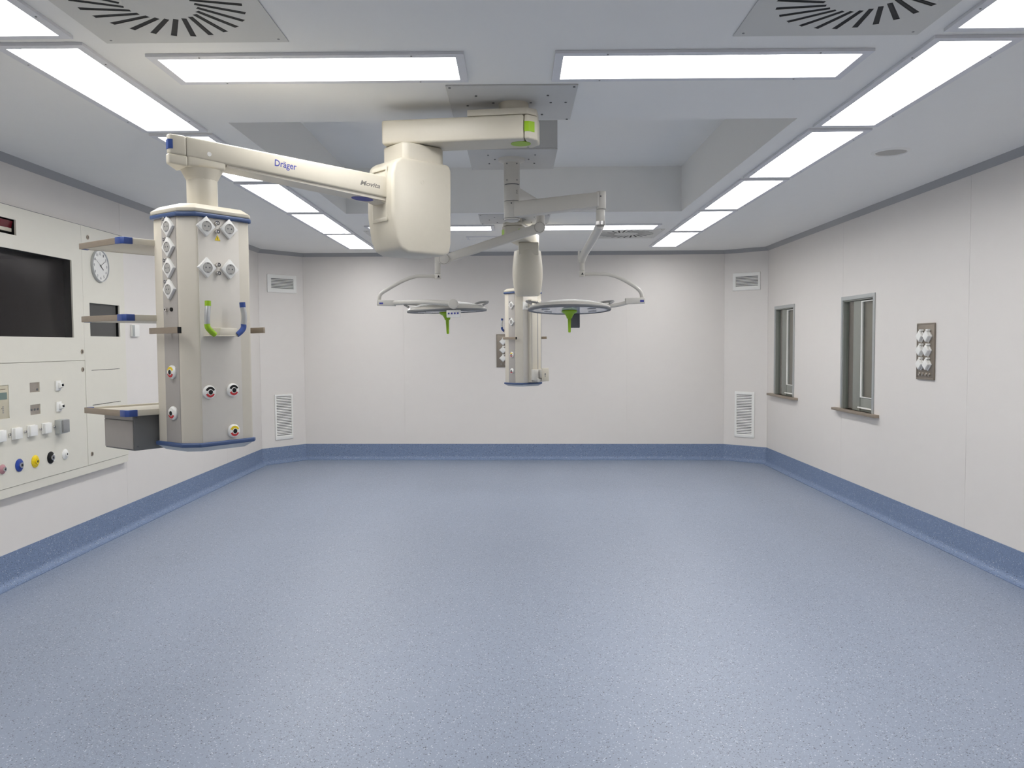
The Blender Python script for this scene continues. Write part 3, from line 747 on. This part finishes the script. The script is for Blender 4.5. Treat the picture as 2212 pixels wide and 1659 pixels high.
mk('screw', cyl(.005, 0, .002, 10), M_DGREY, b2, face_frame((PX-.004, PY-.053, 2.435), (0, -1, 0)))
mk('end_cap', lathe([(.0515, 2.341), (.05, 2.333), (.035, 2.323), (0, 2.32)], 40), M_LAMPB, lt, PM)
mk('lettering', text_geo('EVA', .026, .012, .01), M_GREYT, b1, face_frame((PX+.032, PY-.0426, 2.51), (.6, -.8, 0)) @ RZ(PI/2), fix=False, label='small grey lettering')
def bar(name, p0, p1, w, z0a, z1a, z0b, z1b, parent, m=M_LAMPB, bev=.008):
    d = (Vector(p1)-Vector(p0)); L_ = d.length; d.normalize()
    M = frame((p0[0], p0[1], 0), (d.x, d.y, 0), (-d.y, d.x, 0), (0, 0, 1))
    return mk(name, hexa([(0, -w, z0a), (0, w, z0a), (0, w, z1a), (0, -w, z1a)], [(L_, -w, z0b), (L_, w, z0b), (L_, w, z1b), (L_, -w, z1b)]), m, parent, M, bev=bev, seg=3)
E1 = (.527, 4.95)
aR = bar('upper_arm', (PX, PY), E1, .036, 2.347, 2.447, 2.349, 2.438, lt)
mk('arm_head', cyl(.029, 2.337, 2.443, 28), M_LAMPB, aR, T(*E1, 0), bev=.002)
mk('screw', cyl(.005, 0, .002, 10), M_DGREY, aR, face_frame((E1[0]-.006, E1[1]-.0285, 2.41), (0, -1, 0)))
E2 = (.19, 5.97)
aL = bar('upper_arm', (PX, PY), E2, .036, 2.46, 2.553, 2.46, 2.553, lt)
mk('arm_head', cyl(.032, 2.40, 2.556, 28), M_LAMPB, aL, T(*E2, 0), bev=.002)
# right side: elbow, spring arm, drop stub, bow
K1, K2 = Vector((.523, 4.955, 2.262)), Vector((.487, 5.88, 2.128))
mk('elbow', joing(cyl(.027, 2.245, 2.335, 24)), M_LAMPB, lt, T(K1.x, K1.y, 0), bev=.003)
mk('elbow_clip', shift(cyl(.029, -.01, .012, 24), 0, 0), M_CHROME, lt, T(K1.x, K1.y, 2.252))
mk('spring_arm', tube([K1+Vector((0, .01, -.012)), K1+Vector((-.002, .15, -.033)), K2+Vector((0, -.15, .022)), K2+Vector((0, .02, 0))], .028, 16, .027), M_LAMPB, lt)
mk('stop_plate', box(K2.x-.028, K2.x-.020, K2.y-.03, K2.y+.03, 2.12, 2.195), M_LAMPB, lt, bev=.002)
S1 = Vector((.489, 5.90, 0))
mk('drop_stub', cyl(.0195, 2.055, 2.125, 20), M_LAMPB, lt, T(S1.x, S1.y, 0))
e1 = mk('bow_joint', cyl(.0225, 2.008, 2.052, 20), M_LAMPB, lt, T(S1.x, S1.y, 0), bev=.002)
mk('warning_label', prism([(-.009, -.008), (.009, -.008), (0, .009)], 0, .001), M_DARK, e1, face_frame((S1.x, S1.y-.0226, 2.03), (0, -1, 0)))
mk('bow', tube(smooth_path([(.50, 5.9, 2.028), (.60, 5.9, 2.029), (.69, 5.9, 2.022), (.785, 5.9, 1.987), (.885, 5.9, 1.925), (.918, 5.9, 1.885), (.924, 5.9, 1.84)]), .0135, 14), M_LAMPB, lt)
bj = mk('swivel', box(-.072, .072, -.022, .022, -.022, .022), M_LAMPB, lt, T(.873, 5.9, 1.832) @ Matrix.Rotation(-.03, 4, 'Y'), bev=.006, seg=3)
mk('marking', box(-.014, .014, -.0006, 0, -.008, .008), M_NAVY, bj, T(.92, 5.8775, 1.83))
mk('yoke', tube(smooth_path([(.82, 5.9, 1.822), (.76, 5.9, 1.806), (.69, 5.9, 1.797), (.655, 5.9, 1.796)]), .015, 14), M_LAMPB, lt)
# left side
Y2 = 5.93
J1, J2 = Vector((.183, 5.96, 2.372)), Vector((-.513, Y2, 2.147))
mk('elbow', tube([(E2[0], E2[1], 2.44), (.183, 5.98, 2.36)], .03, 16), M_LAMPB, lt)
dv = (J2-J1); L_ = dv.length; dv.normalize(); uv = Vector((-dv.z, 0, dv.x)); uv = uv if uv.z > 0 else -uv; wv = Vector((0, -1, 0))
MS = frame(J1, dv, wv, dv.cross(wv))
sa = mk('spring_arm', hexa([(0, -.03, -.034), (0, .03, -.034), (0, .03, .034), (0, -.03, .034)], [(L_, -.03, -.03), (L_, .03, -.03), (L_, .03, .03), (L_, -.03, .03)]), M_LAMPB, lt, MS, bev=.012, seg=3)
mk('pivot_cap', joing(cyl(.04, -.036, .036, 32)), M_LAMPB, sa, face_frame(J1, (0, -1, 0)), bev=.003)
mk('pivot_cap', joing(cyl(.041, -.036, .036, 32)), M_LAMPB, sa, face_frame(J2, (0, -1, 0)), bev=.003)
for J_ in (J1, J2): mk('groove', disc_ring(.0355, .0375, .0355, .0366, 32), M_GREYT, sa, face_frame(J_, (0, -1, 0)))
S2 = Vector((-.562, Y2, 0))
mk('spring_joint', joing(box(-.02, .07, -.02, .02, -.032, .02)), M_LAMPB, lt, T(S2.x, Y2, 2.145), bev=.005)
mk('drop_stub', cyl(.0215, 2.043, 2.13, 20), M_LAMPB, lt, T(S2.x, S2.y, 0))
e2 = mk('bow_joint', cyl(.0235, 2.002, 2.04, 20), M_LAMPB, lt, T(S2.x, S2.y, 0), bev=.002)
mk('warning_label', prism([(-.009, -.008), (.009, -.008), (0, .009)], 0, .001), M_DARK, e2, face_frame((S2.x+.008, S2.y-.0237, 2.02), (0, -1, 0)))
mk('bow', tube(smooth_path([(-.57, Y2, 2.02), (-.66, Y2, 2.025), (-.735, Y2, 2.02), (-.82, Y2, 1.99), (-.93, Y2, 1.93), (-.985, Y2, 1.89), (-.992, Y2, 1.83)]), .0135, 14), M_LAMPB, lt)
bj = mk('swivel', box(-.068, .068, -.022, .022, -.021, .021), M_LAMPB, lt, T(-.940, Y2, 1.83) @ Matrix.Rotation(.03, 4, 'Y'), bev=.006, seg=3)
mk('marking', box(-.014, .014, -.0006, 0, -.006, .006), M_NAVY, bj, T(-.975, Y2-.0225, 1.827))
mk('yoke', tube(smooth_path([(-.89, Y2, 1.83), (-.78, Y2-.1, 1.83), (-.62, Y2-.26, 1.822), (-.43, Y2-.34, 1.807)]), .018, 14), M_LAMPB, lt)
mk('yoke_knob', cyl(.034, -.03, .03, 28), M_LAMPB, lt, face_frame((-.425, Y2-.335, 1.803), (0, -1, 0)), bev=.004)
def lamp_head(c, tilt_x, tilt_y, panel_front, R=.30):
    M = T(*c) @ Matrix.Rotation(tilt_y, 4, 'Y') @ Matrix.Rotation(tilt_x, 4, 'X')
    hd = mk('lamp_head', lathe([(0, .066), (.08, .0645), (.17, .052), (.25, .034), (R-.012, .02), (R, .008), (R, .002)], 64), M_LAMPB, lt, M)
    mk('rim', lathe([(R, .006), (R+.003, -.002), (R, -.010), (R-.02, -.013), (R-.022, -.006)], 64), M_RIMG, hd, M, label='grey rubber rim')
    ln = mk('lens', lathe([(0, -.010), (R-.021, -.008)], 64), M_LENS, hd, M)
    for k in range(6):
        a_ = 2*PI*k/6+.4
        mk('led_pod', shift(cyl(.03, -.0128, -.0095, 20), .19*math.cos(a_), .19*math.sin(a_)), M_ALU, hd, M, key='pod%d' % k)
    mk('sterile_handle', lathe([(.055, -.011), (.057, -.020), (.048, -.028), (.035, -.034), (.022, -.055), (.02, -.066), (.0125, -.070), (.0105, -.13), (.0095, -.165), (.007, -.17), (0, -.17)], 28), M_GREEN, hd, M, label='lime green sterile handle')
    for s in (-1, 1):
        pts = [(s*(R-.10), .05, .034), (s*(R-.06), .03, .052), (s*(R+.0), .0, .056), (s*(R+.012), -.06, .05), (s*(R-.02), -.10, .03)]
        mk('side_handle', tube(smooth_path(pts), .008, 10), M_MGREY, hd, M)
    return hd, M
hdR, MR = lamp_head((.396, 5.9, 1.775), -.058, .004, False)
mk('control_box', box(.02, .095, .24, .27, -.115, -.010), M_DGREY, hdR, MR, bev=.004)
hdL, ML = lamp_head((-.497, Y2, 1.772), .012, -.022, True, .289)
cb = mk('control_box', box(.02, .118, -.305, -.28, -.058, -.008), M_WHITE, hdL, ML, bev=.004)
for k in range(4): mk('button', box(.03+.021*k, .042+.021*k, -.3065, -.305, -.036, -.024), M_NAVY, cb, ML)

# ------------------------------------------------------------------ control panel in the left wall
XPF = -3.16
PM_ = face_frame((XPF, 0, 0), (1, 0, 0))     # x = world Y, y = world Z, z out of the wall
cp = thing('control_panel', 'large cream surgeon control panel built into the left wall with dark monitor', 'control panel', face_frame((XPF, 5.3, .6), (1, 0, 0)))
Y0 = 4.2
TH = -.012
MON = (4.80, 5.785, 1.592, 2.143); RED = (4.72, 5.152, 2.232, 2.33); SCR = (6.010, 6.464, 1.604, 1.852)
up = mk('upper_panel', gridplate(Y0, 5.922, 1.4275, 2.411, [MON, RED], TH, 0), M_PANEL, cp, PM_)
ICM = (4.86, 5.018, 1.083, 1.29); PA = (5.236, 5.348, 1.229, 1.293); PB = (5.234, 5.347, 1.081, 1.148)
lo = mk('lower_panel', gridplate(Y0, 5.918, .650, 1.4245, [ICM, PA, PB], TH, 0), M_PANEL, cp, PM_)
sp = mk('side_panel', gridplate(5.9245, 6.55, .650, 2.411, [SCR, (6.01, 6.44, 1.347, 1.351), (6.01, 6.44, 1.086, 1.091)], TH, 0), M_PANEL, cp, PM_)
mk('base_lip', box(Y0, 6.545, .59, .6475, -.036, -.004), M_PANEL, cp, PM_)
mk('painted_shadow_gap', box(Y0, 6.55, 2.4112, 2.4155, -.036, -.004), M_DGREY, cp, PM_)  # solid dark strip, painted as the shade along the panel top
mk('carcass', gridplate(Y0+.01, 6.54, .60, 2.40, [(m_[0]-.01, m_[1]+.01, m_[2]-.01, m_[3]+.01) for m_ in (MON, RED, SCR)], -.0395, TH-.001), M_PANEL, cp, PM_)
mk('slot_backing', joing(box(6.0, 6.45, 1.34, 1.36, TH-.0008, TH), box(6.0, 6.45, 1.08, 1.10, TH-.0008, TH)), M_DARK, sp, PM_)
# monitor, set deep behind the panel
mo = mk('monitor', tray5(MON[0]-.001, MON[1]+.001, MON[2]-.001, MON[3]+.001, TH, -.070), M_BLACK, cp, PM_, fix=False)
mk('screen', box(MON[0]+.02, MON[1]-.004, MON[2]+.0, MON[3]-.004, -.0695, -.060), M_SCREEN, mo, PM_, bev=.002)
mk('cover_glass', box(MON[0], MON[1], MON[2], MON[3], -.012, -.008), M_SCRGL, mo, PM_)
ss = mk('xray_screen', tray5(SCR[0]-.001, SCR[1]+.001, SCR[2]-.001, SCR[3]+.001, TH, -.035), M_BLACK, cp, PM_, fix=False)
mk('screen', box(SCR[0]+.001, SCR[1]-.02, SCR[2], SCR[3], -.0345, -.022), M_SCREEN2, ss, PM_)
rd = mk('red_display', tray5(RED[0]-.001, RED[1]+.001, RED[2]-.001, RED[3]+.001, TH, -.05), M_BLACK, cp, PM_, fix=False)
mk('screen', hexa([(RED[0], RED[2]+.045, -.049), (RED[1]-.003, RED[2]+.045, -.049), (RED[1]-.003, RED[2]+.045, -.030), (RED[0], RED[2]+.045, -.030)],
                  [(RED[0], RED[3]-.008, -.049), (RED[1]-.003, RED[3]-.008, -.049), (RED[1]-.003, RED[3]-.008, -.018), (RED[0], RED[3]-.008, -.018)]), M_REDSC, rd, PM_)
mk('cream_strip', box(RED[0], RED[1]-.004, RED[2]+.022, RED[2]+.045, -.049, -.026), M_CREAM, rd, PM_, bev=.001)  # cream strip across the lower part of the recess
# locks
for y, z in ((6.012, 2.334), (5.884, 1.49), (5.885, 1.36), (5.977, .728)):
    lk = mk('quarter_lock', cyl(.016, 0, .005, 16), M_STEELB, cp, PM_ @ T(y, z, 0), key='lock')
    mk('key_slot', box(-.004, .004, -.009, .009, .005, .0056), M_DARK, lk, PM_ @ T(y, z, 0), key='lockslot')
# intercom
ic = mk('intercom', box(ICM[0], ICM[1], ICM[2], ICM[3], TH, -.004), M_PUTTY, cp, PM_, bev=.001)
mk('display', box(4.87, 5.003, 1.202, 1.245, -.004, -.0025), M_LCD, ic, PM_)
mk('marking', joing(box(4.94, 4.99, 1.263, 1.267, -.004, -.003), box(4.945, 4.955, 1.145, 1.150, -.004, -.003)), M_STEELB, ic, PM_)
mk('marking', joing(*[box(4.955, 4.968, 1.118+.012*k, 1.124+.012*k, -.004, -.003) for k in range(4)]), M_MGREY, ic, PM_)
# steel key plates
ka = mk('key_plate', box(PA[0], PA[1], PA[2], PA[3], TH, -.006), M_STEEL, cp, PM_)
mk('key', cyl(.008, 0, .003, 14), M_DGREY, ka, PM_ @ T(5.325, 1.245, -.006))
kb = mk('key_plate', box(PB[0], PB[1], PB[2], PB[3], TH, -.006), M_STEEL, cp, PM_)
for k in range(3): mk('key', cyl(.008, 0, .003, 14), M_DGREY, kb, PM_ @ T(5.256+.035*k, 1.115, -.006))
# network sockets
for z in (1.26, 1.115):
    ns = mk('network_socket', box(5.525, 5.585, z-.035, z+.033, 0, .010), M_WHITE, cp, PM_, bev=.003)
    wv_ = [(5.545, z-.02, .01), (5.583, z-.02, .01), (5.583, z+.018, .01), (5.545, z+.018, .01)]
    mk('angled_port', hexa(wv_, [(5.547, z-.012, .034), (5.581, z-.012, .034), (5.581, z+.016, .024), (5.547, z+.016, .024)]), M_WHITE, ns, PM_, bev=.002)
    mk('port', box(5.556, 5.574, z-.006, z+.01, .030, .0345), M_BLACK, ns, PM_)
# covered mains sockets and earth studs
for y in (4.902, 5.065, 5.227, 5.389):
    cs = mk('covered_socket', box(y-.041, y+.041, .944, 1.018, 0, .012), M_WHITE, cp, PM_, bev=.003)
    mk('flap', box(y-.036, y+.040, .947, 1.016, .012, .026), M_WHITE, cs, PM_, bev=.003, seg=2)
for y in (5.001, 5.164, 5.329, 5.491): stud(cp, PM_ @ T(y, .981, 0), key='pstud', r=.009, h=.012)
gb = mk('grey_isolator', box(5.505, 5.59, .93, 1.025, 0, .045), M_FRAMEG, cp, PM_, bev=.003)
mk('switch_cover', box(5.512, 5.588, .936, 1.022, .045, .058), M_MGREY, gb, PM_, bev=.002)
# gas outlets in their code colours
for y, m_, r_, nm in ((4.926, M_PINK, .03, 'dusty pink'), (5.095, M_DBLUE, .041, 'blue'), (5.265, M_YEL, .041, 'yellow'), (5.443, M_BLACK, .041, 'black'), (5.616, M_WHITE, .036, 'white')):
    Mg = PM_ @ T(y, .775, 0)
    g = mk('gas_outlet', lathe([(0, .012), (r_*.5, .012), (r_*.8, .009), (r_, .004), (r_, 0)], 32), m_, cp, Mg, label=nm+' gas outlet')
    mk('port', disc_ring(r_*.22, r_*.45, .010, .020, 20), M_WHITE if m_ is M_WHITE else (M_YEL if m_ is M_YEL else M_CHROME), g, Mg)
    mk('port_hole', cyl(r_*.24, .010, .0185, 16), M_DARK, g, Mg)
    if m_ is M_BLACK:
        mk('mark', joing(box(r_*.35, r_*.75, r_*.35, r_*.55, .008, .014), box(r_*.3, r_*.7, -r_*.6, -r_*.42, .008, .014)), M_WHITE, g, Mg)

# clock
CM = face_frame((XPF, 6.165, 2.138), (1, 0, 0))
ck = thing('wall_clock', 'round white wall clock with silver rim below the top shelf on the left panel', 'clock', CM)
mk('bezel', lathe([(.121, 0), (.123, .012), (.120, .020), (.115, .020), (.113, .012)], 48), M_ALU, ck, CM)
fc = mk('dial', lathe([(0, .012), (.114, .012)], 48), M_WHITE, ck, CM)
mk('casing', lathe([(0, .001), (.118, .001), (.118, .010), (0, .010)], 40), M_WHITE, ck, CM)
nums = []
for k in range(1, 13):
    a_ = PI/2-2*PI*k/12
    nums.append(shift(text_geo(str(k), .013 if k < 10 else .024, .021, .015), .092*math.cos(a_), .092*math.sin(a_), .0121))
mk('numerals', joing(*nums), M_DGREY, fc, CM, fix=False)
def hand(nm, ang, l, w_, m_, z):
    mk(nm, box(-.012, l, -w_, w_, z, z+.001), m_, ck, CM @ RZ(ang))
hand('hour_hand', PI/2-2*PI*4.15/12, .050, .003, M_DARK, .0135)
hand('minute_hand', PI/2-2*PI*2.0/12, .075, .0025, M_MGREY, .015)
hand('second_hand', PI/2-2*PI*10/12, .085, .0008, M_DGREY, .0165)
mk('glass', lathe([(0, .0195), (.09, .019), (.113, .018)], 40), M_CLEAR, ck, CM)

# small white wall thermostat
SM = face_frame((XL, 6.785, 1.658), (1, 0, 0))
sw = thing('wall_thermostat', 'small white wall box left of the boom column, beside the control panel', 'thermostat', SM)
mk('body', box(-.065, .065, -.05, .05, 0, .018), M_WHITE, sw, SM, bev=.004)
mk('side_cover', box(-.062, -.03, -.046, .046, .018, .024), M_FRAMEG, sw, SM, bev=.002)

# ------------------------------------------------------------------ steel socket plates on the walls
def socket_plate(M, w_, h_, label):
    t = thing('socket_plate', label, 'socket panel', M, 'steel socket plates on the walls')
    mk('plate', box(-w_/2, w_/2, -h_/2, h_/2, 0, .010), M_STEELP, t, M, bev=.004)
    mk('frame', gridplate(-w_/2, w_/2, -h_/2, h_/2, [(-w_/2+.008, w_/2-.008, -h_/2+.014, h_/2-.010)], .010, .013), M_STEELP, t, M, bev=.001)
    for x in (-.052, .052):
        for z in (.118, .008, -.100):
            Md = M @ T(x, z, .010) @ RZ(PI/4)
            s = mk('covered_socket', prism([(-.037, -.037), (.037, -.037), (.037, .037), (-.037, .037)], 0, .012, .95), M_WHITE, t, Md, bev=.003, key='wsock')
            mk('flap', prism([(-.033, -.033), (.033, -.033), (.033, .033), (-.033, .033)], .012, .034, .93), M_WHITE, s, Md, bev=.005, key='wflap')
            mk('hinge', box(-.016, .016, .040, .054, .0, .026), M_WHITE, s, M @ T(x+.008, z, .010), bev=.003, key='whinge')
    for k in range(4): stud(t, M @ T(-.075+.05*k, -.178, .010), key='wstud', r=.013, h=.012, m=M_STEEL)
socket_plate(face_frame((XR, 6.302, 1.446), (-1, 0, 0)), .27, .440, 'brown steel socket plate with six white flaps on the right wall')
socket_plate(face_frame((-.11, YB, 1.4415), (0, -1, 0)), .275, .434, 'brown steel socket plate on the back wall behind the far boom column')
